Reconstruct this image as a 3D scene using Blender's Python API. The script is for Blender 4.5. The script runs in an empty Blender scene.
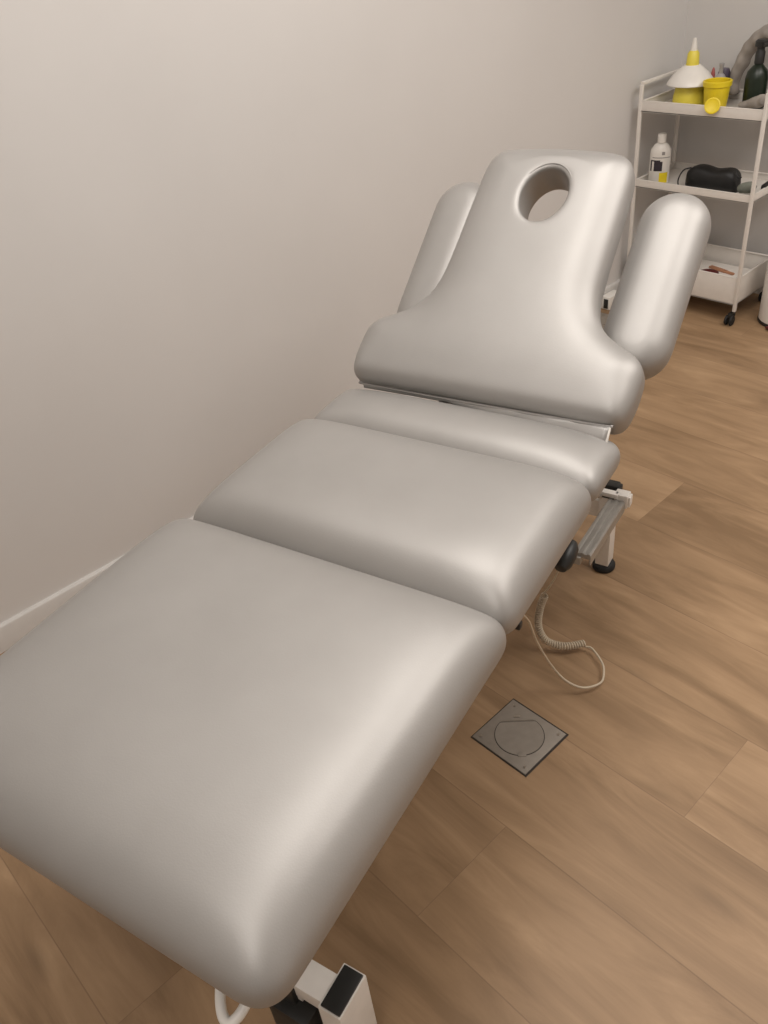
import bpy, bmesh, math, random
import numpy as np
from mathutils import Vector, Matrix
random.seed(4)
C = bpy.context.scene.collection
SC = bpy.context.scene

# ------------------------------------------------------------------ materials
def newmat(name):
    m = bpy.data.materials.new(name); m.use_nodes = True
    nt = m.node_tree
    return m, nt, nt.nodes['Principled BSDF']

def noise_bump(nt, b, scale, strength, dist=0.001, detail=4, coord='Object'):
    tc = nt.nodes.new('ShaderNodeTexCoord'); n = nt.nodes.new('ShaderNodeTexNoise')
    n.inputs['Scale'].default_value = scale; n.inputs['Detail'].default_value = detail
    bp = nt.nodes.new('ShaderNodeBump'); bp.inputs['Strength'].default_value = strength
    bp.inputs['Distance'].default_value = dist
    nt.links.new(tc.outputs[coord], n.inputs['Vector'])
    nt.links.new(n.outputs['Fac'], bp.inputs['Height'])
    nt.links.new(bp.outputs['Normal'], b.inputs['Normal'])
    return tc, n, bp

def mat(name, col, rough=0.5, metal=0.0, var=0.06, scale=30, bump=0.15, spec=0.5, bdist=0.0006):
    m, nt, b = newmat(name)
    b.inputs['Roughness'].default_value = rough; b.inputs['Metallic'].default_value = metal
    b.inputs['Specular IOR Level'].default_value = spec
    tc, n, bp = noise_bump(nt, b, scale * 6, bump, bdist)
    n2 = nt.nodes.new('ShaderNodeTexNoise'); n2.inputs['Scale'].default_value = scale
    nt.links.new(tc.outputs['Object'], n2.inputs['Vector'])
    r = nt.nodes.new('ShaderNodeValToRGB')
    r.color_ramp.elements[0].position = .3; r.color_ramp.elements[1].position = .7
    r.color_ramp.elements[0].color = (*[c * (1 - var) for c in col], 1)
    r.color_ramp.elements[1].color = (*[min(1, c * (1 + var)) for c in col], 1)
    nt.links.new(n2.outputs['Fac'], r.inputs['Fac']); nt.links.new(r.outputs['Color'], b.inputs['Base Color'])
    return m

def vinyl():
    m, nt, b = newmat('silver_vinyl')
    b.inputs['Metallic'].default_value = 0.55
    b.inputs['Roughness'].default_value = 0.50
    tc = nt.nodes.new('ShaderNodeTexCoord')
    v = nt.nodes.new('ShaderNodeTexVoronoi'); v.inputs['Scale'].default_value = 420
    n = nt.nodes.new('ShaderNodeTexNoise'); n.inputs['Scale'].default_value = 260; n.inputs['Detail'].default_value = 5
    n2 = nt.nodes.new('ShaderNodeTexNoise'); n2.inputs['Scale'].default_value = 7; n2.inputs['Detail'].default_value = 6
    for k in (v, n, n2): nt.links.new(tc.outputs['Object'], k.inputs['Vector'])
    mx = nt.nodes.new('ShaderNodeMath'); mx.operation = 'ADD'
    nt.links.new(v.outputs['Distance'], mx.inputs[0]); nt.links.new(n.outputs['Fac'], mx.inputs[1])
    bp = nt.nodes.new('ShaderNodeBump'); bp.inputs['Strength'].default_value = 0.10; bp.inputs['Distance'].default_value = 0.0006
    nt.links.new(mx.outputs[0], bp.inputs['Height'])
    bp2 = nt.nodes.new('ShaderNodeBump'); bp2.inputs['Strength'].default_value = 0.10; bp2.inputs['Distance'].default_value = 0.004
    nt.links.new(n2.outputs['Fac'], bp2.inputs['Height']); nt.links.new(bp.outputs['Normal'], bp2.inputs['Normal'])
    nt.links.new(bp2.outputs['Normal'], b.inputs['Normal'])
    r = nt.nodes.new('ShaderNodeValToRGB')
    r.color_ramp.elements[0].position = .3; r.color_ramp.elements[1].position = .75
    r.color_ramp.elements[0].color = (0.375, 0.361, 0.345, 1)
    r.color_ramp.elements[1].color = (0.405, 0.391, 0.375, 1)
    nt.links.new(n2.outputs['Fac'], r.inputs['Fac']); nt.links.new(r.outputs['Color'], b.inputs['Base Color'])
    return m

def wallmat():
    m, nt, b = newmat('wall_paint')
    b.inputs['Roughness'].default_value = 0.62
    tc = nt.nodes.new('ShaderNodeTexCoord')
    n = nt.nodes.new('ShaderNodeTexNoise'); n.inputs['Scale'].default_value = 1.6; n.inputs['Detail'].default_value = 5
    n2 = nt.nodes.new('ShaderNodeTexNoise'); n2.inputs['Scale'].default_value = 220; n2.inputs['Detail'].default_value = 3
    n3 = nt.nodes.new('ShaderNodeTexNoise'); n3.inputs['Scale'].default_value = 3.2; n3.inputs['Detail'].default_value = 9; n3.inputs['Roughness'].default_value = .7
    mp = nt.nodes.new('ShaderNodeMapping'); mp.inputs['Scale'].default_value = (1, 1.2, 5); mp.inputs['Rotation'].default_value = (.5, 0, 0)
    nt.links.new(tc.outputs['Object'], mp.inputs['Vector'])
    nt.links.new(tc.outputs['Object'], n.inputs['Vector']); nt.links.new(tc.outputs['Object'], n2.inputs['Vector'])
    nt.links.new(mp.outputs['Vector'], n3.inputs['Vector'])
    r = nt.nodes.new('ShaderNodeValToRGB')
    r.color_ramp.elements[0].position = .3; r.color_ramp.elements[1].position = .7
    r.color_ramp.elements[0].color = (0.63, 0.61, 0.59, 1)
    r.color_ramp.elements[1].color = (0.665, 0.645, 0.625, 1)
    nt.links.new(n.outputs['Fac'], r.inputs['Fac'])
    # faint scuffs
    r3 = nt.nodes.new('ShaderNodeValToRGB')
    r3.color_ramp.elements[0].position = .70; r3.color_ramp.elements[0].color = (1, 1, 1, 1)
    r3.color_ramp.elements[1].position = .76; r3.color_ramp.elements[1].color = (.86, .85, .84, 1)
    nt.links.new(n3.outputs['Fac'], r3.inputs['Fac'])
    mm = nt.nodes.new('ShaderNodeMix'); mm.data_type = 'RGBA'; mm.blend_type = 'MULTIPLY'; mm.inputs[0].default_value = 1
    nt.links.new(r.outputs['Color'], mm.inputs[6]); nt.links.new(r3.outputs['Color'], mm.inputs[7])
    nt.links.new(mm.outputs[2], b.inputs['Base Color'])
    bp = nt.nodes.new('ShaderNodeBump'); bp.inputs['Strength'].default_value = .12; bp.inputs['Distance'].default_value = .0006
    nt.links.new(n2.outputs['Fac'], bp.inputs['Height']); nt.links.new(bp.outputs['Normal'], b.inputs['Normal'])
    return m

def floormat():
    """oak-look vinyl planks running along X, 0.25 m wide"""
    m, nt, b = newmat('oak_vinyl_planks')
    N = nt.nodes.new; L = nt.links.new
    tc = N('ShaderNodeTexCoord')
    sp = N('ShaderNodeSeparateXYZ'); L(tc.outputs['Object'], sp.inputs[0])
    def math_(op, a, bb=None, c=None):
        k = N('ShaderNodeMath'); k.operation = op
        for i, q in enumerate((a, bb, c)):
            if q is None: continue
            if isinstance(q, (int, float)): k.inputs[i].default_value = q
            else: L(q, k.inputs[i])
        return k.outputs[0]
    PW, PL, Y0 = 0.25, 1.90, 0.488
    ry = math_('DIVIDE', math_('SUBTRACT', sp.outputs['Y'], Y0), PW)
    row = math_('FLOOR', ry); fy = math_('SUBTRACT', ry, row)
    # joint offset: row 0 has a joint at x=-0.637; each further row steps by a third of a plank or so
    off = math_('ADD', math_('MULTIPLY', row, 0.83), 0.637)
    rx = math_('DIVIDE', math_('ADD', sp.outputs['X'], off), PL)
    colm = math_('FLOOR', rx); fx = math_('SUBTRACT', rx, colm)
    ey = math_('MULTIPLY', math_('MINIMUM', fy, math_('SUBTRACT', 1.0, fy)), PW)
    ex = math_('MULTIPLY', math_('MINIMUM', fx, math_('SUBTRACT', 1.0, fx)), PL)
    edge = math_('MINIMUM', ey, math_('MULTIPLY', ex, 1.6))
    groove = N('ShaderNodeMapRange'); groove.inputs['From Min'].default_value = 0.0004; groove.inputs['From Max'].default_value = 0.0016
    L(edge, groove.inputs['Value'])
    cv = N('ShaderNodeCombineXYZ'); L(row, cv.inputs[0]); L(colm, cv.inputs[1])
    wn = N('ShaderNodeTexWhiteNoise'); wn.noise_dimensions = '3D'; L(cv.outputs[0], wn.inputs['Vector'])
    # grain vector, shifted per plank
    vm = N('ShaderNodeVectorMath'); vm.operation = 'MULTIPLY_ADD'
    vm.inputs[1].default_value = (1, 1, 1)
    sh = N('ShaderNodeVectorMath'); sh.operation = 'SCALE'; sh.inputs['Scale'].default_value = 11.0
    L(wn.outputs['Color'], sh.inputs[0]); L(tc.outputs['Object'], vm.inputs[0]); L(sh.outputs[0], vm.inputs[2])
    def noise(scale, sx, sy, detail, rough=.55, dist=0.0):
        mp = N('ShaderNodeMapping'); mp.inputs['Scale'].default_value = (sx, sy, 1)
        L(vm.outputs[0], mp.inputs['Vector'])
        n = N('ShaderNodeTexNoise'); n.inputs['Scale'].default_value = scale
        n.inputs['Detail'].default_value = detail; n.inputs['Roughness'].default_value = rough
        n.inputs['Distortion'].default_value = dist
        L(mp.outputs[0], n.inputs['Vector']); return n.outputs['Fac']
    g1 = noise(3.2, 0.6, 3.0, 6, .6, 1.4)       # broad cathedral bands
    g2 = noise(24.0, 0.12, 2.4, 5, .65, .4)      # fine grain
    g3 = noise(2.2, .9, 2.0, 3, .5)
    mixv = math_('ADD', math_('MULTIPLY', g1, .50), math_('ADD', math_('MULTIPLY', g2, .09), math_('MULTIPLY', g3, .34)))
    mixv = math_('ADD', mixv, math_('MULTIPLY', math_('SUBTRACT', wn.outputs['Value'], .5), .10))
    r = N('ShaderNodeValToRGB')
    e = r.color_ramp.elements
    e[0].position = .34; e[0].color = (0.228, 0.141, 0.074, 1)
    e[1].position = .66; e[1].color = (0.485, 0.325, 0.190, 1)
    k = e.new(.5); k.color = (0.345, 0.221, 0.123, 1)
    L(mixv, r.inputs['Fac'])
    # knots
    mpk = N('ShaderNodeMapping'); mpk.inputs['Scale'].default_value = (1.6, 4.2, 1); L(vm.outputs[0], mpk.inputs['Vector'])
    vo = N('ShaderNodeTexVoronoi'); vo.inputs['Scale'].default_value = 1.3; L(mpk.outputs[0], vo.inputs['Vector'])
    kr = N('ShaderNodeMapRange'); kr.inputs['From Min'].default_value = .02; kr.inputs['From Max'].default_value = .13
    kr.inputs['To Min'].default_value = .78; kr.inputs['To Max'].default_value = 1.0
    L(vo.outputs['Distance'], kr.inputs['Value'])
    mk = N('ShaderNodeVectorMath'); mk.operation = 'SCALE'
    L(r.outputs['Color'], mk.inputs[0]); L(kr.outputs[0], mk.inputs['Scale'])
    gm = N('ShaderNodeMix'); gm.data_type = 'RGBA'; gm.inputs[6].default_value = (0.17, 0.10, 0.06, 1)
    gf = N('ShaderNodeMapRange'); gf.inputs['To Min'].default_value = .5; L(groove.outputs[0], gf.inputs['Value'])
    L(gf.outputs[0], gm.inputs[0]); L(mk.outputs[0], gm.inputs[7])
    L(gm.outputs[2], b.inputs['Base Color'])
    b.inputs['Roughness'].default_value = .48
    b.inputs['Specular IOR Level'].default_value = .38
    bp = N('ShaderNodeBump'); bp.inputs['Strength'].default_value = .25; bp.inputs['Distance'].default_value = .0006
    hh = math_('ADD', math_('MULTIPLY', g2, .5), groove.outputs[0])
    L(hh, bp.inputs['Height']); L(bp.outputs['Normal'], b.inputs['Normal'])
    return m

M = {}
M['vinyl'] = vinyl(); M['wall'] = wallmat(); M['floor'] = floormat()
M['base'] = mat('baseboard_paint', (.60, .58, .555), .5, var=.02)
M['white_metal'] = mat('white_powder_coat', (.78, .74, .69), .38, var=.03)
M['cart'] = mat('white_cart_metal', (.74, .70, .65), .42, var=.02)
M['grey_metal'] = mat('grey_aluminium', (.40, .38, .35), .42, .55, var=.08)
M['black'] = mat('black_plastic', (.018, .018, .017), .42, var=.2)
M['rubber'] = mat('black_rubber', (.012, .012, .012), .7, var=.2)
M['board'] = mat('dark_underboard', (.05, .045, .04), .8)
M['cream'] = mat('cream_cable', (.58, .49, .37), .5, var=.03)
M['steel'] = mat('brushed_floor_box_steel', (.30, .265, .225), .48, .35, var=.05, scale=60)
M['steel_dark'] = mat('floor_box_recess', (.035, .026, .02), .7)
M['screw'] = mat('screw_steel', (.45, .40, .34), .3, .9)
M['yellow'] = mat('yellow_plastic', (.80, .62, .02), .45, var=.04)
M['yellow_soft'] = mat('pale_yellow_plastic', (.78, .66, .08), .4, var=.04)
M['white_plastic'] = mat('white_plastic', (.80, .77, .72), .35, var=.02)
M['green_glass'] = mat('dark_green_plastic', (.008, .016, .008), .35, var=.2)
M['cloth_grey'] = mat('grey_cloth', (.33, .295, .265), .9, var=.22, scale=14, bump=.6, bdist=.003)
M['cloth_green'] = mat('grey_green_cloth', (.17, .18, .15), .9, var=.35, scale=12, bump=.6, bdist=.003)
M['pouch'] = mat('black_nylon', (.010, .010, .010), .5, var=.3, bump=.5, bdist=.002)
M['purple'] = mat('dark_purple_plastic', (.10, .08, .12), .4)
M['greyplastic'] = mat('grey_plastic', (.36, .34, .34), .4)
M['darkred'] = mat('dark_red_plastic', (.085, .010, .010), .4)
M['orangebrown'] = mat('orange_brown_plastic', (.42, .20, .11), .5, var=.15)
M['pink'] = mat('red_pink_plastic', (.40, .10, .09), .5)
M['label_black'] = mat('label_black_ink', (.03, .025, .035), .5, var=.2)
M['label_grey'] = mat('label_grey_ink', (.30, .28, .27), .5)
M['ceiling'] = mat('ceiling_paint', (.72, .69, .65), .8, var=.02)

# ------------------------------------------------------------------ helpers
def link(o, parent=None):
    C.objects.link(o)
    if parent is not None: o.parent = parent
    return o

def shade(me, ang=40):
    for p in me.polygons: p.use_smooth = True
    bm = bmesh.new(); bm.from_mesh(me)
    for e in bm.edges:
        if len(e.link_faces) == 2 and e.calc_face_angle(0) > math.radians(ang): e.smooth = False
    bm.to_mesh(me); bm.free()

def obj(name, bm, m, parent=None, smooth=True, ang=40, loc=None, rot=None):
    bmesh.ops.recalc_face_normals(bm, faces=bm.faces)
    me = bpy.data.meshes.new(name); bm.to_mesh(me); bm.free()
    for k in (m if isinstance(m, (list, tuple)) else [m]): me.materials.append(k)
    if smooth: shade(me, ang)
    o = bpy.data.objects.new(name, me); link(o, parent)
    if loc is not None: o.location = loc
    if rot is not None: o.rotation_euler = rot
    return o

def thing(name, label, cat, loc=(0, 0, 0), rz=0, group=None):
    o = bpy.data.objects.new(name, None); C.objects.link(o)
    o.empty_display_size = .1
    o.location = loc; o.rotation_euler = (0, 0, rz)
    return tag(o, label, cat, group)

def tag(o, label, cat, group=None):
    o['label'] = label; o['category'] = cat
    if group: o['group'] = group
    return o

def box(bm, c, s, bev=0.0, mi=0, rot=None, seg=2):
    t = bmesh.new()
    bmesh.ops.create_cube(t, size=1)
    bmesh.ops.scale(t, vec=s, verts=t.verts)
    if bev: bmesh.ops.bevel(t, geom=list(t.edges), offset=bev, segments=seg, affect='EDGES', profile=.6)
    if rot is not None: bmesh.ops.rotate(t, matrix=rot, verts=t.verts)
    bmesh.ops.translate(t, vec=c, verts=t.verts)
    for f in t.faces: f.material_index = mi
    me = bpy.data.meshes.new('t'); t.to_mesh(me); t.free(); bm.from_mesh(me); bpy.data.meshes.remove(me)
    return bm

def beam(bm, p, q, w, h, bev=.002, mi=0, up=(0, 0, 1)):
    """rectangular bar from p to q; w across, h along the up side"""
    p = Vector(p); q = Vector(q); d = (q - p); L = d.length; d.normalize()
    up = Vector(up); x = d.cross(up)
    if x.length < 1e-4: x = Vector((1, 0, 0))
    x.normalize(); z = x.cross(d)
    R = Matrix((x, d, z)).transposed()
    return box(bm, (p + q) / 2, (w, L, h), bev, mi, R)

def lathe(bm, prof, c=(0, 0, 0), n=32, mi=0, sx=1, sy=1, axis=None):
    """prof: list of (r,z); revolved about local z through c"""
    rings = []
    R = Matrix.Identity(3)
    if axis is not None: R = Vector((0, 0, 1)).rotation_difference(Vector(axis)).to_matrix()
    c = Vector(c)
    for r, z in prof:
        if r < 1e-6: rings.append([bm.verts.new(R @ Vector((0, 0, z)) + c)])
        else: rings.append([bm.verts.new(R @ Vector((r * sx * math.cos(2 * math.pi * i / n), r * sy * math.sin(2 * math.pi * i / n), z)) + c) for i in range(n)])
    for a, b in zip(rings, rings[1:]):
        for i in range(n):
            j = (i + 1) % n
            if len(a) == 1 and len(b) == 1: continue
            if len(a) == 1: f = bm.faces.new((a[0], b[i], b[j]))
            elif len(b) == 1: f = bm.faces.new((a[i], a[j], b[0]))
            else: f = bm.faces.new((a[i], a[j], b[j], b[i]))
            f.material_index = mi
    for rg, rev in ((rings[0], True), (rings[-1], False)):
        if len(rg) > 1:
            f = bm.faces.new(rg[::-1] if rev else rg); f.material_index = mi
    return bm

def catmull(P, n=8, closed=False):
    P = [Vector(p) for p in P]; out = []
    N = len(P)
    rng = range(N) if closed else range(N - 1)
    for i in rng:
        p0 = P[(i - 1) % N] if closed or i > 0 else P[0] * 2 - P[1]
        p1 = P[i]; p2 = P[(i + 1) % N]
        p3 = P[(i + 2) % N] if closed or i + 2 < N else P[-1] * 2 - P[-2]
        for k in range(n):
            t = k / n
            out.append(.5 * ((2 * p1) + (p2 - p0) * t + (2 * p0 - 5 * p1 + 4 * p2 - p3) * t * t + (3 * p1 - p0 - 3 * p2 + p3) * t ** 3))
    if not closed: out.append(P[-1])
    return out

def tube(bm, pts, r, n=10, mi=0, flat=1.0, caps=True):
    pts = [Vector(p) for p in pts]
    R = r if callable(r) else (lambda t: r)
    prev = None; rings = []
    for i, p in enumerate(pts):
        d = (pts[min(i + 1, len(pts) - 1)] - pts[max(i - 1, 0)]).normalized()
        if prev is None:
            a = Vector((0, 0, 1)) if abs(d.z) < .9 else Vector((1, 0, 0))
            x = d.cross(a).normalized()
        else:
            x = (prev - d * prev.dot(d)).normalized()
        prev = x; y = d.cross(x)
        rr = R(i / (len(pts) - 1))
        rings.append([bm.verts.new(p + (x * math.cos(2 * math.pi * k / n) + y * math.sin(2 * math.pi * k / n) * flat) * rr) for k in range(n)])
    for a, b in zip(rings, rings[1:]):
        for k in range(n):
            f = bm.faces.new((a[k], a[(k + 1) % n], b[(k + 1) % n], b[k])); f.material_index = mi
    if caps:
        bm.faces.new(rings[0][::-1]).material_index = mi; bm.faces.new(rings[-1]).material_index = mi
    return bm

# --- padded cushions: implicit rounded slab turned into a mesh with surface nets
def poly_sdf(X, Y, P):
    P = np.array(P, float); Q = np.roll(P, -1, 0)
    d = np.full(X.shape, 1e9); ins = np.zeros(X.shape, bool)
    for (ax, ay), (bx, by) in zip(P, Q):
        ex, ey = bx - ax, by - ay
        t = np.clip(((X - ax) * ex + (Y - ay) * ey) / (ex * ex + ey * ey + 1e-12), 0, 1)
        d = np.minimum(d, np.hypot(X - ax - t * ex, Y - ay - t * ey))
        c = ((ay > Y) != (by > Y))
        xx = ax + (Y - ay) / (ey if abs(ey) > 1e-12 else 1e-12) * ex
        ins ^= c & (X < xx)
    return np.where(ins, -d, d)

def nets(F, o, h):
    """naive surface nets on a sampled field; returns verts, quads"""
    nx, ny, nz = F.shape
    s = F < 0
    c = np.stack([s[i:nx - 1 + i, j:ny - 1 + j, k:nz - 1 + k] for i in (0, 1) for j in (0, 1) for k in (0, 1)])
    act = c.any(0) & ~c.all(0)
    idx = -np.ones(act.shape, int); I = np.argwhere(act); idx[act] = np.arange(len(I))
    acc = np.zeros((len(I), 3)); cnt = np.zeros(len(I))
    corners = [(i, j, k) for i in (0, 1) for j in (0, 1) for k in (0, 1)]
    for a in corners:
        for ax in range(3):
            if a[ax]: continue
            b = list(a); b[ax] = 1
            fa = F[I[:, 0] + a[0], I[:, 1] + a[1], I[:, 2] + a[2]]
            fb = F[I[:, 0] + b[0], I[:, 1] + b[1], I[:, 2] + b[2]]
            m = (fa < 0) != (fb < 0)
            t = np.where(m, fa / np.where(m, fa - fb, 1), 0)
            p = np.tile(np.array(a, float), (len(I), 1)); p[:, ax] += t
            acc[m] += p[m]; cnt[m] += 1
    V = (I + acc / cnt[:, None]) * np.array(h) + np.array(o)
    Q = []
    for ax in range(3):
        u, v = (ax + 1) % 3, (ax + 2) % 3
        sl0 = [slice(1, -1)] * 3; sl1 = [slice(1, -1)] * 3
        sl0[ax] = slice(0, -1); sl1[ax] = slice(1, None)
        ch = s[tuple(sl0)] != s[tuple(sl1)]
        A = np.argwhere(ch); base = A.copy(); base[:, u] += 1; base[:, v] += 1
        if ax != 0: pass
        inside = s[base[:, 0], base[:, 1], base[:, 2]]
        def g(du, dv):
            b = base.copy(); b[:, u] -= du; b[:, v] -= dv
            return idx[b[:, 0], b[:, 1], b[:, 2]]
        q = np.stack([g(1, 1), g(0, 1), g(0, 0), g(1, 0)], 1)
        q[~inside] = q[~inside][:, ::-1]
        Q.append(q)
    return V, np.concatenate(Q)

def cushion(name, outline, thick, rt, rzt, rb, rzb, crown, parent, hole=None, loc=None, rot=None, h=.0045, hz=.0035,
            warp=None, crown_w=.14, smooth=4, pq=None, rh=.008, near_r=None):
    P = [(p[0], p[1]) for p in outline]
    xs = [p[0] for p in P]; ys = [p[1] for p in P]
    x = np.arange(min(xs) - 4 * h, max(xs) + 4 * h, h); y = np.arange(min(ys) - 4 * h, max(ys) + 4 * h, h)
    z = np.arange(-thick / 2 - 5 * hz, thick / 2 + crown + 6 * hz, hz)
    X, Y = np.meshgrid(x, y, indexing='ij')
    D = poly_sdf(X, Y, P)
    if hole:
        cx, cy, rx, ry = hole
        k = np.hypot((X - cx) / rx, (Y - cy) / ry)
        g = np.hypot((X - cx) / rx ** 2, (Y - cy) / ry ** 2) + 1e-9
        Dh = -(k - 1) * k / g
        D0 = D
        # rounded join so the rim rolls into the hole
        D = np.maximum(D0, Dh)
    t = np.clip(-(D0 if hole else D) / crown_w, 0, 1); cr = crown * (1 - (1 - t) ** 2.2)
    if pq:
        mx_, hx_ = (max(xs) + min(xs)) / 2, (max(xs) - min(xs)) / 2 + .004; my_, hy_ = (max(ys) + min(ys)) / 2, (max(ys) - min(ys)) / 2 + .004
        cr = crown * np.clip(1 - np.abs((X - mx_) / hx_) ** pq[0], 0, 1) * np.clip(1 - np.abs((Y - my_) / hy_) ** pq[1], 0, 1)
    K = int(.03 / h); ker = np.hanning(2 * K + 3)[1:-1]; ker /= ker.sum()
    for axn in (0, 1): cr = np.apply_along_axis(lambda v: np.convolve(np.pad(v, K, mode='edge'), ker, 'valid'), axn, cr)
    Zr = z[None, None, :] - (cr[..., None] * np.clip((z[None, None, :] + thick / 2) / thick, 0, 1))
    D3 = D[..., None] + 0 * Zr
    top = Zr > 0
    R = np.where(top, rt, rb); RZ = np.where(top, rzt, rzb)
    if near_r:      # tighter roll along the lower edge
        ff = np.clip((Y - near_r[0]) / (near_r[1] - near_r[0]), 0, 1); ff = near_r[2] + (1 - near_r[2]) * ff * ff * (3 - 2 * ff)
        R = np.where(top, R * ff[..., None], R)
    if hole:
        nearhole = (Dh > D0)[..., None]
        R = np.where(nearhole & top, rh, R); RZ = np.where(nearhole & top, rh * .8, RZ)
        R = np.where(nearhole & ~top, .008, R); RZ = np.where(nearhole & ~top, .008, RZ)
    a = (D3 + R) / R; bz = (np.abs(Zr) - thick / 2 + RZ) / RZ
    aa = np.maximum(a, 0); bb = np.maximum(bz, 0)
    pw = 2.25
    L = (aa ** pw + bb ** pw) ** (1 / pw)
    F = np.where((a > 0) & (bz > 0), (L - 1) * np.minimum(R, RZ), np.maximum((a - 1) * R, (bz - 1) * RZ))
    V, Q = nets(F, (x[0], y[0], z[0]), (h, h, hz))
    # laplacian smoothing
    E = np.concatenate([Q[:, [0, 1]], Q[:, [1, 2]], Q[:, [2, 3]], Q[:, [3, 0]]])
    for _ in range(smooth):
        S = np.zeros_like(V); n = np.zeros(len(V))
        for a_, b_ in ((0, 1), (1, 0)):
            np.add.at(S, E[:, a_], V[E[:, b_]]); np.add.at(n, E[:, a_], 1)
        V = V * .35 + .65 * S / n[:, None]
    if warp is not None: V = warp(V)
    me = bpy.data.meshes.new(name); me.from_pydata([tuple(v) for v in V], [], [tuple(int(i) for i in q) for q in Q])
    me.validate(); me.materials.append(M['vinyl'])
    for p in me.polygons: p.use_smooth = True
    bm = bmesh.new(); bm.from_mesh(me); bmesh.ops.recalc_face_normals(bm, faces=bm.faces); bm.to_mesh(me); bm.free()
    o = bpy.data.objects.new(name, me); link(o, parent)
    if loc is not None: o.location = loc
    if rot is not None: o.rotation_euler = rot
    return o

def rrect(x0, x1, y0, y1, r, n=10, bow=0.0, rf=None):
    """rounded rectangle; r = radius of near corners, rf = radius of far corners"""
    rf = r if rf is None else rf
    out = []
    for cx, cy, a0, rr in ((x1, y1, 0, rf), (x0, y1, 90, rf), (x0, y0, 180, r), (x1, y0, 270, r)):
        px = cx - rr if cx == x1 else cx + rr; py = cy - rr if cy == y1 else cy + rr
        for i in range(n + 1):
            a = math.radians(a0 + 90 * i / n)
            out.append((px + rr * math.cos(a), py + rr * math.sin(a)))
    return out

# ------------------------------------------------------------------ room
XW, YB, XR, YF, ZC = -1.942, 3.405, 1.75, -1.6, 2.55
def slab(name, c, s, m):
    bm = bmesh.new(); box(bm, c, s)
    o = obj(name, bm, m, smooth=False); o['kind'] = 'structure'; return o
cx, cy = (XW + XR) / 2, (YB + YF) / 2
slab('floor', (cx, cy, -.05), (XR - XW + .2, YB - YF + .2, .1), M['floor'])
slab('ceiling', (cx, cy, ZC + .05), (XR - XW + .2, YB - YF + .2, .1), M['ceiling'])
slab('wall_left', (XW - .05, cy, ZC / 2), (.1, YB - YF + .2, ZC), M['wall'])
slab('wall_back', (cx, YB + .05, ZC / 2), (XR - XW, .1, ZC), M['wall'])
slab('wall_right', (XR + .05, cy, ZC / 2), (.1, YB - YF + .2, ZC), M['wall'])
slab('wall_front', (cx, YF - .05, ZC / 2), (XR - XW, .1, ZC), M['wall'])
def skirting(name, p, q, inward):
    """profiled baseboard: flat face, small bevel at the top"""
    bm = bmesh.new(); p = Vector(p); q = Vector(q); n = Vector(inward)
    prof = [(0, 0), (.013, 0), (.013, .062), (.010, .072), (.006, .077), (0, .077)]
    A = [bm.verts.new(p + n * a + Vector((0, 0, z))) for a, z in prof]
    B = [bm.verts.new(q + n * a + Vector((0, 0, z))) for a, z in prof]
    k = len(prof)
    for i in range(k): bm.faces.new((A[i], A[(i + 1) % k], B[(i + 1) % k], B[i]))
    bm.faces.new(A[::-1]); bm.faces.new(B)
    o = obj(name, bm, M['base'], ang=20); o['kind'] = 'structure'
skirting('baseboard_left', (XW, YF, 0), (XW, YB, 0), (1, 0, 0))
skirting('baseboard_back', (XW + .013, YB, 0), (XR, YB, 0), (0, -1, 0))
skirting('baseboard_right', (XR, YF, 0), (XR, YB - .013, 0), (-1, 0, 0))
skirting('baseboard_front', (XW + .013, YF, 0), (XR - .013, YF, 0), (0, 1, 0))

# ------------------------------------------------------------------ treatment table
T = thing('treatment_table', 'silver vinyl treatment table with raised head section, face hole and two arm pads', 'treatment table',
          (-.7236, .0175, 0), math.radians(15.7))
ZM = .610                                  # mid height of the flat cushions
def puff(xa, xb, amt):
    return None
# foot section, near end tips slightly down at the nose
cushion('leg_cushion', rrect(-.347, .322, .008, .622, .042, rf=.034), .066, .060, .033, .022, .026, .042, T, loc=(0, 0, ZM - .010), pq=(9, 6), smooth=22)
cushion('seat_cushion', rrect(-.332, .317, .614, .996, .032, rf=.028), .066, .055, .033, .022, .026, .044, T, loc=(0, 0, ZM - .010), pq=(8, 5), smooth=20)
cushion('hip_cushion', rrect(-.328, .314, .998, 1.167, .030, rf=.03), .062, .050, .031, .022, .026, .029, T, loc=(0, 0, ZM - .016), pq=(4.2, 2.2), smooth=14)

TH = math.radians(38.6)
BO = (0, 1.2, .665)
half = [(0, -.046), (.12, -.046), (.24, -.047), (.284, -.045), (.303, -.034), (.312, -.005), (.3145, .04), (.311, .078), (.293, .104), (.258, .123), (.219, .146),
        (.193, .178), (.179, .222), (.174, .28), (.172, .36), (.170, .44), (.167, .497), (.156, .532), (.128, .551), (.06, .558), (0, .559)]
out = half + [(-x, y) for x, y in half[-2:0:-1]]
outl = [(v.x, v.y) for v in catmull([Vector((x, y, 0)) for x, y in out], 5, True)]
BC = cushion('backrest_cushion', outl, .078, .078, .039, .012, .014, .010, T, near_r=(-.03, .10, .42), hole=(.004, .424, .051, .065), loc=BO, rot=(TH, 0, 0), crown_w=.13, h=.004, hz=.003, smooth=9)
# seam piping along the lower edge and round the face hole
bm = bmesh.new()
tube(bm, catmull([(-.288, -.044, -.004), (-.280, -.0475, -.004), (-.15, -.0490, .002), (0, -.0490, .008), (.15, -.0480, .013), (.278, -.0465, .018), (.287, -.044, .019)], 8), .0030, 8)
obj('piping', bm, M['vinyl'], BC)
bm = bmesh.new()
tube(bm, [(.004 + .0590 * math.cos(a), .424 + .0735 * math.sin(a), .0462) for a in [2 * math.pi * i / 48 for i in range(49)]], .0016, 8)
obj('face_hole_seam', bm, M['vinyl'], BC)

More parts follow.
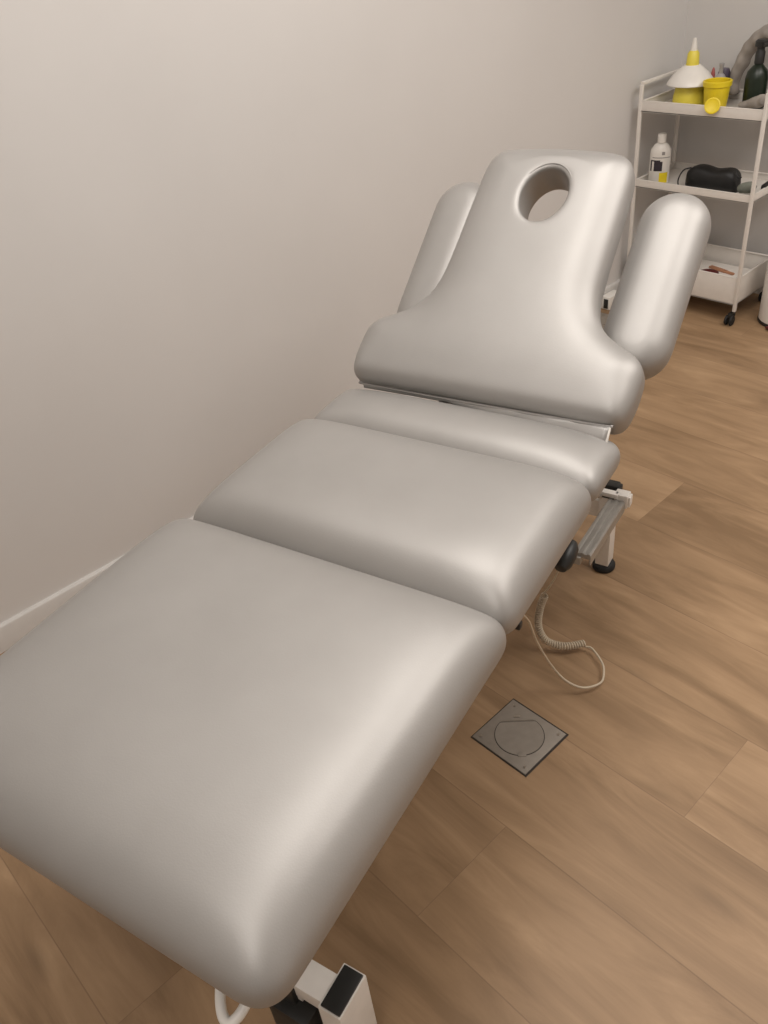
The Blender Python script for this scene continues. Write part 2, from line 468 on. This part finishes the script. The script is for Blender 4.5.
def stadium(cx, y0, y1, r, n=18):
    o = []
    for i in range(n + 1): a = math.pi * i / n; o.append((cx + r * math.cos(a), y1 - r + r * math.sin(a)))
    for i in range(n + 1): a = math.pi + math.pi * i / n; o.append((cx + r * math.cos(a), y0 + r + r * math.sin(a)))
    return o
PERP = Vector((0, -math.sin(TH), math.cos(TH)))
ALONG = Vector((0, math.cos(TH), math.sin(TH)))
def bk(a, b, n): return Vector(BO) + Vector((a, 0, 0)) + ALONG * b + PERP * n
for s in (-1, 1):
    ap = cushion('armrest', stadium(.252 if s > 0 else -.243, .106, .536 if s > 0 else .532, .0745), .090, .062, .045, .034, .038, .006, T,
                 loc=Vector(BO) + PERP * -.10, rot=(TH, 0, 0), crown_w=.08, smooth=12)
    ap.name = 'armrest'
    bm = bmesh.new()
    # bracket: flat bar from under the backrest to the arm pad, with a knob
    beam(bm, (s * .235, .03, -.040), (s * .235, .46, -.040), .02, .006, .001)
    obj('arm_bracket', bm, M['white_metal'], ap)

# loose vinyl flap under the lower edge of the backrest
bm = bmesh.new()
rows = []
NA = 60
for i in range(NA + 1):
    a = -.278 + .563 * i / NA; t = i / NA
    k = max(0, (t - .38) / .62) ** .8
    p0 = bk(a, -.049 + .003 * t, -.004 + .022 * t)
    top = []
    for j in range(7):
        u = j / 6
        wv = .0025 * math.sin(a * 60 + u * 3) * k
        top.append(bm.verts.new(p0 + Vector((0, -(.001 + .019 * k) * math.sin(u * math.pi * .6) + wv, -(.007 + .035 * k) * u + .002 * math.sin(u * 3.1)))))
    rows.append(top)
for A, B in zip(rows, rows[1:]):
    for j in range(6): bm.faces.new((A[j], A[j + 1], B[j + 1], B[j]))
fl = obj('vinyl_flap', bm, M['vinyl'], T, ang=80)
md = fl.modifiers.new('s', 'SOLIDIFY'); md.thickness = .002
fl['label'] = 'loose silver vinyl flap hanging under the raised section'
bm = bmesh.new()
pl = [Vector(v) for v in (bk(.298, -.044, -.022),)]
e = []
for j in range(7):
    u = j / 6
    e.append(bk(.2855, -.046, .018) + Vector((0, -.020 * math.sin(u * math.pi * .6), -.042 * u + .002 * math.sin(u * 3.1))))
tube(bm, e, .0030, 8)
obj('flap_edge', bm, M['white_plastic'], T)

# boards under the cushions; hip board lengthened so its dark colour shades the gap
for nm, c, s in (('underboard', (0, .306, .556), (.55, .55, .014)), ('underboard', (0, .81, .556), (.55, .33, .014)), ('underboard', (0, 1.115, .556), (.54, .20, .014))):
    bm = bmesh.new(); box(bm, c, s, .003); obj(nm, bm, M['board'], T)
bm = bmesh.new(); box(bm, (0, .035, -.044), (.54, .12, .012), .003)
box(bm, (0, .21, -.044), (.22, .26, .012), .003)
obj('back_underboard', bm, M['board'], T, loc=BO, rot=(TH, 0, 0))

# upper frame rails and lift arms
bm = bmesh.new()
for s in (-1, 1):
    beam(bm, (s * .17, .06, .535), (s * .17, 1.16, .535), .03, .03)
for y in (.10, .60, 1.14): beam(bm, (-.17, y, .535), (.17, y, .535), .03, .03)
obj('upper_frame', bm, M['white_metal'], T)
bm = bmesh.new()
for s in (-1, 1): beam(bm, (s * .10, 1.15, .545), (s * .10, 1.15 + .38 * math.cos(TH), .545 + .38 * math.sin(TH)), .025, .025)
obj('back_frame', bm, M['white_metal'], T)
# base: longitudinal and transverse tubes
bm = bmesh.new()
beam(bm, (-.06, .18, .175), (-.06, 1.50, .175), .04, .05); beam(bm, (.02, .18, .175), (.02, 1.50, .175), .04, .05); beam(bm, (-.17, .184, .175), (.17, .184, .175), .04, .04)
beam(bm, (-.17, 1.50, .20), (.175, 1.50, .20), .036, .05)
obj('base_frame', bm, M['white_metal'], T)
bm = bmesh.new()
for s in (-1, 1):
    beam(bm, (s * .10, .35, .17), (s * .10, .95, .52), .035, .035)
obj('lift_arm', bm, M['white_metal'], T)
# side strut with its white end block
bm = bmesh.new()
P0, P1 = Vector((.236, 1.178, .296)), Vector((.241, 1.400, .296))
beam(bm, P0, P1, .040, .012, .002)
for q in (-.014, 0, .014): beam(bm, P0 + Vector((q, 0, .006)), P1 + Vector((q, 0, .006)), .008, .005, .0015)
beam(bm, P0 + Vector((.018, 0, -.010)), P1 + Vector((.018, 0, -.010)), .004, .022, .001)
obj('strut', bm, M['grey_metal'], T)['label'] = 'grey metal side strut'
bm = bmesh.new()
box(bm, (.249, 1.412, .300), (.034, .028, .036), .004)
box(bm, (.268, 1.412, .300), (.006, .020, .028), .002)
box(bm, (.205, 1.405, .312), (.075, .018, .012), .003)
obj('strut_end_block', bm, M['white_metal'], T)
bm = bmesh.new()
box(bm, (.215, 1.435, .300), (.05, .02, .04), .003)
obj('strut_joint', bm, M['black'], T)
bm = bmesh.new()
beam(bm, (.12, 1.18, .285), (.235, 1.18, .285), .02, .02)
beam(bm, (.19, 1.40, .30), (.18, 1.16, .52), .03, .008)
obj('strut_bracket', bm, M['grey_metal'], T)
# black lever handle just under the seat edge
bm = bmesh.new()
lathe(bm, [(0, -.035), (.012, -.033), (.019, -.02), (.021, 0), (.019, .02), (.012, .033), (0, .035)], (.252, 1.03, .415), 20, axis=(0, .9, .3))
beam(bm, (.252, 1.03, .415), (.17, 1.0, .50), .012, .012)
obj('lever', bm, M['black'], T)['label'] = 'black lever handle'
bm = bmesh.new(); box(bm, (.300, .672, .562), (.022, .012, .014), .003); obj('hinge_cap', bm, M['black'], T)

# four legs: far pair on rubber feet, near pair with caps on top
for s in (-1, 1):
    bm = bmesh.new()
    box(bm, (s * .191, 1.500, .140), (.036, .044, .235), .003)
    lg = obj('leg', bm, M['white_metal'], T)
    bm = bmesh.new(); lathe(bm, [(.027, 0), (.030, .004), (.030, .014), (.024, .022), (.018, .024)], (s * .191, 1.500, 0), 28)
    obj('rubber_foot', bm, M['rubber'], lg)
    bm = bmesh.new(); box(bm, (s * .191, 1.500, .262), (.042, .050, .012), .003)
    obj('end_cap', bm, M['black'], lg)
for s in (-1, 1):
    bm = bmesh.new(); dy = 0 if s > 0 else .06
    box(bm, (s * .233, .190 + dy, .112), (.040, .072, .194), .002)
    box(bm, (s * .156, .186 + dy, .186), (.115, .046, .034), .003)
    lg = obj('leg', bm, M['white_metal'], T)
    bm = bmesh.new(); box(bm, (s * .2335, .190 + dy, .2105), (.034, .066, .005), .002)
    obj('end_cap', bm, M['black'], lg)
    bm = bmesh.new()
    lathe(bm, [(0, -.013), (.020, -.013), (.032, -.011), (.036, -.006), (.036, .006), (.032, .011), (.020, .013), (0, .013)], (s * .175, .160 + dy, .036), 28, axis=(1, 0, 0))
    lathe(bm, [(0, -.013), (.020, -.013), (.032, -.011), (.036, -.006), (.036, .006), (.032, .011), (.020, .013), (0, .013)], (s * .137, .160 + dy, .036), 28, axis=(1, 0, 0))
    box(bm, (s * .156, .166 + dy, .105), (.078, .060, .095), .012)
    box(bm, (s * .1465, .170 + dy, .14), (.03, .03, .11), .004)
    obj('caster', bm, M['black'], lg)

# white tube loop (paper roll holder) below the nose of the foot section
bm = bmesh.new()
pts = catmull([(.190, .10, .53), (.196, .070, .518), (.210, .036, .508), (.228, .014, .502), (.243, .009, .502), (.250, .022, .506), (.250, .050, .514), (.249, .10, .53)], 6)
tube(bm, pts, .0065, 10)
obj('roll_holder', bm, M['white_plastic'], T)['label'] = 'bent white tube loop'

# hand-control cable: coiled middle, thin ends (points in room coordinates -> table local)
TI = Matrix.LocRotScale(Vector((-.7236, .0175, 0)), Matrix.Rotation(math.radians(15.7), 3, 'Z').to_quaternion(), None).inverted()
def tl(P): return [TI @ Vector(p) for p in P]
bm = bmesh.new()
coil = catmull(tl([(-.895, 1.192, .150), (-.901, 1.185, .120), (-.900, 1.174, .080), (-.890, 1.169, .050), (-.869, 1.173, .028), (-.835, 1.194, .020), (-.806, 1.232, .019)]), 40)
# resample evenly and wind
acc = [0]
for a, b in zip(coil, coil[1:]): acc.append(acc[-1] + (b - a).length)
L = acc[-1]; turns = 38; NS = turns * 12
hel = []; prevx = None; k = 0
for i in range(NS + 1):
    s_ = L * i / NS
    while k < len(acc) - 2 and acc[k + 1] < s_: k += 1
    t = (s_ - acc[k]) / max(1e-9, acc[k + 1] - acc[k]); p = coil[k].lerp(coil[k + 1], t)
    d = (coil[k + 1] - coil[k]).normalized()
    if prevx is None: prevx = d.orthogonal().normalized()
    prevx = (prevx - d * prevx.dot(d)).normalized(); y = d.cross(prevx)
    an = 2 * math.pi * turns * i / NS
    hel.append(p + (prevx * math.cos(an) + y * math.sin(an)) * .0075)
lead = catmull(tl([(-.86, 1.12, .50), (-.85, 1.16, .36), (-.855, 1.185, .26), (-.880, 1.192, .19)]) + [hel[0]], 8)
tail = catmull([hel[-1]] + tl([(-.784, 1.232, .016), (-.744, 1.213, .014), (-.722, 1.190, .014), (-.709, 1.157, .014), (-.728, 1.117, .018), (-.760, 1.093, .04), (-.785, 1.069, .095), (-.784, 1.020, .20), (-.739, .935, .35), (-.70, .86, .46), (-.72, .86, .53)]), 8)
tube(bm, hel, .0023, 6)
tube(bm, lead, .0022, 6); tube(bm, tail, .0026, 8)
obj('control_cable', bm, M['cream'], T, ang=80)['label'] = 'cream coiled hand control cable hanging to the floor'

# ------------------------------------------------------------------ floor boxes
def floor_box(loc, rz, label, sx=.150, sy=.143):
    t = thing('floor_socket_box', label, 'floor socket', loc, rz, None)
    bm = bmesh.new(); box(bm, (0, 0, .0006), (sx + .004, sy + .004, .0012)); obj('recess_rim', bm, M['steel_dark'], t, smooth=False)
    bm = bmesh.new(); box(bm, (-.0008, -.0008, .0018), (sx - .003, sy - .003, .0026), .0008); obj('cover_plate', bm, M['steel'], t)
    # round lid with flat top chord and a finger notch, in a thin groove. chord faces the (-x,+y) corner
    def circ(r, z0, z1, m, name, parent, cut=.036):
        bm = bmesh.new(); n = 64; vs = []
        for i in range(n):
            a = 2 * math.pi * i / n; x, y = r * math.cos(a), r * math.sin(a)
            y = min(y, cut + (r - .0528))
            vs.append((x, y))
        R = Matrix.Rotation(math.radians(45), 2)
        A = [bm.verts.new((*(R @ Vector(v)), z0)) for v in vs]; B = [bm.verts.new((*(R @ Vector(v)), z1)) for v in vs]
        for i in range(n): bm.faces.new((A[i], A[(i + 1) % n], B[(i + 1) % n], B[i]))
        bm.faces.new(B); bm.faces.new(A[::-1]); return obj(name, bm, m, parent)
    g = circ(.0545, .0030, .0034, M['steel_dark'], 'lid_groove', t)
    l = circ(.0528, .0031, .0042, M['steel'], 'lid', t)
    R = Matrix.Rotation(math.radians(45), 3, 'Z')
    bm = bmesh.new(); box(bm, R @ Vector((0, -.0515, .0040)), (.018, .011, .0014), .0004, rot=R); obj('finger_notch', bm, M['steel'], l)
    bm = bmesh.new(); box(bm, R @ Vector((0, .051, .0036)), (.014, .006, .0008), .0003, rot=R)
    box(bm, R @ Vector((0, .0400, .0037)), (.074, .0012, .0008), 0, rot=R); obj('hinge_mark', bm, M['screw'], t)
    for x in (-1, 1):
        for y in (-1, 1):
            bm = bmesh.new(); lathe(bm, [(.0032, .003), (.0032, .0040), (.0018, .0042), (.0018, .0036), (0, .0036)], (x * (sx / 2 - .014), y * (sy / 2 - .014), 0), 16)
            obj('screw', bm, M['screw'], t)
    return t
floor_box((-.757, .9275, 0), 0, 'square metal floor socket box with round lid in the floor beside the table')
floor_box((-1.866, 2.806, 0), 0, 'floor socket box by the wall, glimpsed between backrest and right arm pad', .138, .143)

# small white socket block at the baseboard plus its cord going up the wall
t = thing('wall_socket_block', 'small white socket block at the baseboard, seen between backrest and arm pad', 'socket', (-1.905, 2.955, 0))
bm = bmesh.new(); box(bm, (0, 0, .029), (.042, .088, .056), .004); obj('housing', bm, M['white_plastic'], t)
for s in (-1, 1):
    bm = bmesh.new(); box(bm, (.004, s * .0460, .028), (.020, .003, .040), .001); obj('end_cap', bm, M['black'], t)
bm = bmesh.new()
tube(bm, catmull([(-1.926, 2.90, .060), (-1.9375, 2.93, .13), (-1.9375, 2.99, .24), (-1.9375, 3.05, .34), (-1.9375, 3.16, .46), (-1.9375, 3.30, .52)], 8), .0022, 8)
tag(obj('power_cord', bm, M['base']), 'thin white cord running up the left wall behind the backrest', 'cord')

# ------------------------------------------------------------------ utility cart
CX0, CX1, CY0, CY1 = -1.902, -1.410, 3.055, 3.345
U = thing('utility_cart', 'white three tier metal cart on black casters in the corner', 'cart', ((CX0 + CX1) / 2, (CY0 + CY1) / 2, 0))
ux, uy = (CX1 - CX0) / 2, (CY1 - CY0) / 2
def tray(z0, z1, name):
    bm = bmesh.new(); th = .004
    ax, ay = ux - .004, uy - .002
    box(bm, (0, 0, z0 + .002), (2 * ax, 2 * ay, .004), .0)
    for s in (-1, 1):
        box(bm, (0, s * (ay - .002), (z0 + z1) / 2), (2 * ax, th, z1 - z0), .001)
        box(bm, (s * (ax - .002), 0, (z0 + z1) / 2), (th, 2 * ay - .008, z1 - z0), .001)
        # rolled rim
        box(bm, (0, s * (ay - .004), z1), (2 * ax, .009, .005), .002)
        box(bm, (s * (ax - .004), 0, z1), (.009, 2 * ay, .005), .002)
    return obj(name, bm, M['cart'], U)
tray(.749, .786, 'top_tray'); tray(.471, .499, 'middle_tray'); tray(.081, .188, 'bottom_tray')
for sx in (-1, 1):
    for sy in (-1, 1):
        bm = bmesh.new(); box(bm, (sx * (ux - .002), sy * (uy - .004), .449), (.013, .013, .786), .003)
        obj('post', bm, M['cart'], U)
    bm = bmesh.new(); beam(bm, (sx * (ux - .002), -(uy - .004), .846), (sx * (ux - .002), uy - .004, .846), .013, .012, .003)
    obj('side_rail', bm, M['cart'], U)
for sx in (-1, 1):
    for sy in (-1, 1):
        bm = bmesh.new()
        x0, y0 = sx * (ux - .006), sy * (uy - .006)
        lathe(bm, [(.004, .035), (.004, .062)], (x0, y0, 0), 10)
        box(bm, (x0 - .006, y0, .038), (.020, .034, .022), .006)
        k = obj('caster', bm, M['black'], U)
        bm = bmesh.new()
        for q in (-.010, .010):
            lathe(bm, [(0, -.004), (.013, -.005), (.0185, -.004), (.0205, -.001), (.0205, .001), (.0185, .004), (.013, .005), (0, .004)], (x0 - .006 + q, y0 - .010, .0205), 22, axis=(1, 0, 0))
        obj('wheel', bm, M['rubber'], k)

# --- top tray contents
ZT = .753
t = thing('cone_topped_bottle', 'yellow bottle wearing a wide white cone collar, on the top tray', 'bottle', (-1.782, 3.200, ZT))
bm = bmesh.new(); lathe(bm, [(.056, 0), (.060, .003), (.058, .035), (.048, .080), (.028, .11), (.023, .14), (.021, .175), (.014, .184)], n=36); obj('body', bm, M['yellow_soft'], t)
bm = bmesh.new(); lathe(bm, [(.084, .074), (.086, .076), (.082, .086), (.062, .110), (.038, .130), (.028, .138), (.022, .137), (.034, .126), (.056, .106), (.078, .082)], n=48); obj('cone_collar', bm, M['white_plastic'], t)
bm = bmesh.new(); lathe(bm, [(.012, .178), (.012, .190), (.010, .200), (.008, .215), (.006, .224), (0, .226)], n=20); obj('nozzle', bm, M['white_plastic'], t)

t = thing('sharps_container', 'yellow plastic sharps tub with its round lid hanging in front', 'container', (-1.655, 3.165, ZT))
bm = bmesh.new(); lathe(bm, [(.037, 0), (.039, .002), (.046, .078), (.050, .080), (.051, .096), (.047, .098), (.044, .096), (.044, .080), (.036, .004), (0, .004)], n=40); obj('tub', bm, M['yellow'], t)
bm = bmesh.new(); lathe(bm, [(0, -.004), (.024, -.004), (.027, -.002), (.027, .003), (.023, .004), (.020, .0025), (0, .0025)], (.056, -.125, .040), n=36, axis=(.35, -.85, .35))
tube(bm, catmull([(.005, -.045, .045), (.030, -.075, .055), (.052, -.117, .047)], 6), .003, 8)
obj('lid', bm, M['yellow'], t)

t = thing('pump_bottle', 'dark green pump bottle on the top tray of the cart', 'bottle', (-1.540, 3.225, ZT))
bm = bmesh.new(); lathe(bm, [(.034, 0), (.038, .003), (.039, .10), (.034, .122), (.020, .138), (.013, .145), (.0125, .155), (0, .156)], n=36); obj('body', bm, M['green_glass'], t)
bm = bmesh.new(); lathe(bm, [(.0165, .146), (.0165, .182), (.013, .188), (.013, .198), (.021, .200), (.022, .216), (.016, .222), (0, .223)], n=28)
beam(bm, (0, 0, .210), (.03, -.022, .206), .014, .011, .003); obj('pump', bm, M['black'], t)

def blobby(name, pts, radii, m, label, cat, lump=.25, flat=.8, seed=1, top=True):
    """crumpled soft tube-like lump"""
    rnd = random.Random(seed)
    P = catmull(pts, 7); N = len(P)
    bm = bmesh.new()
    def rr(t):
        x = t * (len(radii) - 1); i = min(int(x), len(radii) - 2); return radii[i] + (radii[i + 1] - radii[i]) * (x - i)
    tube(bm, P, rr, 22, flat=flat)
    ph = [rnd.uniform(0, 6) for _ in range(6)]
    for v in bm.verts:
        k = math.sin(v.co.x * 95 + ph[0]) * math.sin(v.co.z * 110 + ph[1]) + .6 * math.sin(v.co.y * 140 + ph[2] + v.co.z * 70)
        # move radially from the nearest centre
        c = min(P, key=lambda q: (q - v.co).length_squared)
        d = v.co - c
        v.co = c + d * (1 + lump * .5 * k)
    o = obj(name, bm, m, ang=180)
    sd = o.modifiers.new('s', 'SUBSURF'); sd.levels = 1; sd.render_levels = 1
    return tag(o, label, cat)
blobby('draped_towel', [(-1.655, 3.30, .775), (-1.662, 3.305, .83), (-1.645, 3.312, .885), (-1.625, 3.315, .930), (-1.592, 3.310, .962), (-1.545, 3.30, .982), (-1.50, 3.285, .975), (-1.47, 3.26, .92), (-1.465, 3.25, .85), (-1.47, 3.24, .785)],
       [.020, .025, .030, .032, .035, .040, .040, .034, .030, .028], M['cloth_grey'], 'grey cloth draped in an arch behind the green pump bottle', 'cloth', .22, seed=3)
blobby('folded_cloth', [(-1.565, 3.17, .772), (-1.525, 3.175, .778), (-1.485, 3.165, .792), (-1.455, 3.14, .80)], [.012, .020, .026, .018], M['cloth_grey'],
       'crumpled pale grey cloth lying in front of the green bottle', 'cloth', .2, seed=6)
t = thing('spray_bottle', 'small grey bottle behind the yellow sharps tub', 'bottle', (-1.684, 3.235, ZT))
bm = bmesh.new(); lathe(bm, [(.021, 0), (.023, .002), (.023, .085), (.015, .10), (.008, .106), (0, .107)], n=28); obj('body', bm, M['greyplastic'], t)
bm = bmesh.new(); lathe(bm, [(.0075, .104), (.0075, .128), (.009, .130), (.009, .140), (0, .141)], n=20); obj('cap', bm, M['greyplastic'], t)
bm = bmesh.new(); lathe(bm, [(.020, 0), (.022, .003), (.022, .098), (.016, .112), (0, .115)], (-1.702, 3.295, ZT), n=26)
tag(obj('purple_jar', bm, M['purple']), 'dark purple jar, only its top showing over the yellow tub', 'jar')
bm = bmesh.new(); lathe(bm, [(.007, 0), (.008, .002), (.008, .090), (.005, .108), (.002, .115), (0, .1155)], (-1.741, 3.285, ZT), n=18)
tag(obj('red_marker', bm, M['pink']), 'small red tipped stick beside the white cone collar', 'marker')

# --- middle tray contents
ZMI = .475
t = thing('squeeze_bottle', 'white bottle with black and yellow label on the middle tray', 'bottle', (-1.839, 3.132, ZMI), math.radians(28))
bm = bmesh.new(); lathe(bm, [(.036, 0), (.039, .003), (.0395, .115), (.038, .128), (.026, .146), (.016, .152), (.016, .158), (0, .159)], n=40, sy=.72); obj('body', bm, M['white_plastic'], t)
bm = bmesh.new(); lathe(bm, [(.0165, .153), (.0165, .182), (.015, .185), (0, .1855)], n=28); obj('cap', bm, M['white_plastic'], t)
def wrap(u0, u1, z0, z1, m, name):
    bm = bmesh.new(); n = 8; A = []; B = []
    for i in range(n + 1):
        a = -math.pi / 2 + u0 + (u1 - u0) * i / n
        x, y = .0400 * math.cos(a), .0400 * .725 * math.sin(a)
        A.append(bm.verts.new((x, y, z0))); B.append(bm.verts.new((x, y, z1)))
    for i in range(n): bm.faces.new((A[i], A[i + 1], B[i + 1], B[i]))
    o = obj(name, bm, m, t); return o
wrap(-.55, .28, .052, .088, M['label_black'], 'label_panel')
wrap(-1.0, -.80, .052, .090, M['label_black'], 'label_panel')
wrap(-1.0, .05, .088, .093, M['label_black'], 'label_panel')
wrap(.05, .95, .006, .046, M['yellow'], 'label_patch')
wrap(-.8, 1.1, .1005, .1035, M['label_grey'], 'label_line')
wrap(.15, .45, .112, .124, M['label_grey'], 'label_mark')
t = thing('toiletry_pouch', 'black nylon pouch with a carry strap on the middle tray', 'pouch', (-1.620, 3.150, ZMI))
bm = bmesh.new()
nx, nr = 26, 20
rings = []
for i in range(nx + 1):
    u = i / nx; x = -.100 + .205 * u
    e = min(1, (1 - abs(2 * u - 1) ** 5)) ** .5
    hgt = (.081 + .003 * math.sin(u * 9)) * (.55 + .45 * e); dep = .042 * (.5 + .5 * e)
    if i in (0, nx): hgt *= .8
    ring = []
    for k in range(nr):
        a = 2 * math.pi * k / nr; ca, sa = math.cos(a), math.sin(a)
        yy = dep * math.copysign(abs(ca) ** .7, ca); zz = hgt / 2 + hgt / 2 * math.copysign(abs(sa) ** .6, sa)
        if sa > .3: zz -= .002 * math.exp(-((x - .0) / .03) ** 2) + .0015 * math.sin(x * 60)
        ring.append(bm.verts.new((x, yy, zz + .001)))
    rings.append(ring)
for A, B in zip(rings, rings[1:]):
    for k in range(nr): bm.faces.new((A[k], A[(k + 1) % nr], B[(k + 1) % nr], B[k]))
bm.faces.new(rings[0][::-1]); bm.faces.new(rings[-1])
obj('bag_body', bm, M['pouch'], t, ang=60)
bm = bmesh.new(); tube(bm, catmull([(-.075, -.03, .078), (-.098, -.045, .070), (-.113, -.050, .040), (-.112, -.050, .014), (-.090, -.048, .006), (-.06, -.046, .006)], 6), .0052, 8, flat=.5); obj('strap', bm, M['pouch'], t)
bm = bmesh.new(); tube(bm, catmull([(.098, -.02, .080), (.118, -.03, .060), (.130, -.035, .068)], 5), .003, 8); obj('zip_pull', bm, M['pouch'], t)
blobby('rolled_cloth', [(-1.492, 3.12, .496), (-1.475, 3.12, .506), (-1.455, 3.125, .508), (-1.438, 3.13, .500)], [.018, .025, .026, .018], M['cloth_green'],
       'small grey green cloth bundle beside the black pouch', 'cloth', .2, seed=8)
bm = bmesh.new()
tube(bm, catmull([(-1.505, 3.077, .482), (-1.47, 3.076, .482), (-1.44, 3.077, .4825), (-1.436, 3.079, .484)], 6), .0045, 8, flat=.6)
tag(obj('black_strap', bm, M['pouch']), 'black strap lying along the front lip by the grey green bundle', 'strap')
bm = bmesh.new(); box(bm, (-1.430, 3.205, .492), (.018, .080, .034), .006, rot=Matrix.Rotation(.1, 3, 'Z')); 
tag(obj('black_case', bm, M['pouch']), 'small black case at the right end of the middle tray', 'case')

# --- bottom tray contents
ZB = .086
bm = bmesh.new(); lathe(bm, [(0, 0), (.030, .001), (.038, .006), (.036, .011), (.022, .016), (0, .018)], n=32, sy=.62)
tag(obj('red_oval_case', bm, M['darkred'], loc=(-1.600, 3.185, ZB + .0445), rot=(0, 0, .3)), 'dark red oval case lying in the bottom tray', 'case')
bm = bmesh.new()
box(bm, (0, 0, .022), (.44, .24, .044), .006)
bb = obj('storage_box_lid', bm, M['cart'], loc=(-1.656, 3.2, ZB))
tag(bb, 'white flat box filling the bottom tray of the cart', 'box')
bm = bmesh.new(); box(bm, (0, 0, .004), (.085, .020, .008), .003); box(bm, (.055, 0, .004), (.05, .014, .008), .003)
tag(obj('wooden_brush', bm, M['orangebrown'], loc=(-1.590, 3.240, ZB + .0445), rot=(0, 0, -.25)), 'orange brown stick shaped tool behind the dark red case', 'tool')

# ------------------------------------------------------------------ pedal bin at the right edge
t = thing('pedal_bin', 'white cylindrical pedal bin at the right edge beside the cart', 'bin', (-1.268, 3.205, 0))
bm = bmesh.new(); lathe(bm, [(.098, .012), (.100, .014), (.100, .285), (.098, .290), (.092, .290), (0, .288)], n=56); obj('body', bm, M['white_metal'], t)
bm = bmesh.new(); lathe(bm, [(.099, 0), (.102, .002), (.102, .010), (.099, .013), (0, .013)], n=56); obj('base_ring', bm, M['black'], t)
bm = bmesh.new(); lathe(bm, [(.102, .290), (.102, .300), (.085, .318), (.045, .330), (0, .333)], n=56); obj('lid', bm, M['white_metal'], t)
bm = bmesh.new(); beam(bm, (.005, -.085, .010), (-.010, -.125, .010), .03, .007, .002); obj('pedal', bm, M['darkred'], t)

# ------------------------------------------------------------------ light
def area(name, loc, size, power, col=(1, .955, .91), shape='DISK', aim=None, sy=None):
    l = bpy.data.lights.new(name, 'AREA'); l.energy = power; l.color = col; l.shape = shape; l.size = size
    if sy: l.size_y = sy
    o = bpy.data.objects.new(name, l); C.objects.link(o); o.location = loc
    if aim is not None: o.rotation_euler = (Vector(aim) - Vector(loc)).to_track_quat('-Z', 'Y').to_euler()
    return o
area('overhead_light', (.2, 2.3, ZC - .02), 1.0, 36, shape='RECTANGLE', sy=1.7)
area('overhead_light', (-1.0, 1.25, ZC - .02), .8, 24, shape='RECTANGLE', sy=1.5)
area('overhead_light', (-.45, -.3, ZC - .02), .9, 9, shape='RECTANGLE', sy=.9)
area('overhead_light', (.35, -1.0, ZC - .02), .8, 10, shape='RECTANGLE', sy=.8)  # added fill from the camera side, brightens near-facing vinyl and foreground floor
w = bpy.data.worlds.new('World'); SC.world = w; w.use_nodes = True
w.node_tree.nodes['Background'].inputs[0].default_value = (1, .93, .85, 1)
w.node_tree.nodes['Background'].inputs[1].default_value = .2

# ------------------------------------------------------------------ camera
cam = bpy.data.cameras.new('Camera'); co = bpy.data.objects.new('Camera', cam); C.objects.link(co)
r = Vector((0.68549537, 0.72156992, -0.09712341)); u = Vector((-0.37474603, 0.46404588, 0.80263742)); b = Vector((0.62422874, -0.51380762, 0.58850676))
co.matrix_world = Matrix(((r.x, u.x, b.x, 0), (r.y, u.y, b.y, 0), (r.z, u.z, b.z, 1.5), (0, 0, 0, 1)))
cam.sensor_fit = 'HORIZONTAL'; cam.sensor_width = 36; cam.lens = 838.06 / 768 * 36
cam.clip_start = .02
SC.camera = co
SC.view_settings.view_transform = 'Standard'; SC.view_settings.look = 'None'
SC.view_settings.exposure = 0.0; SC.view_settings.gamma = 1; SC.view_settings.use_curve_mapping = False
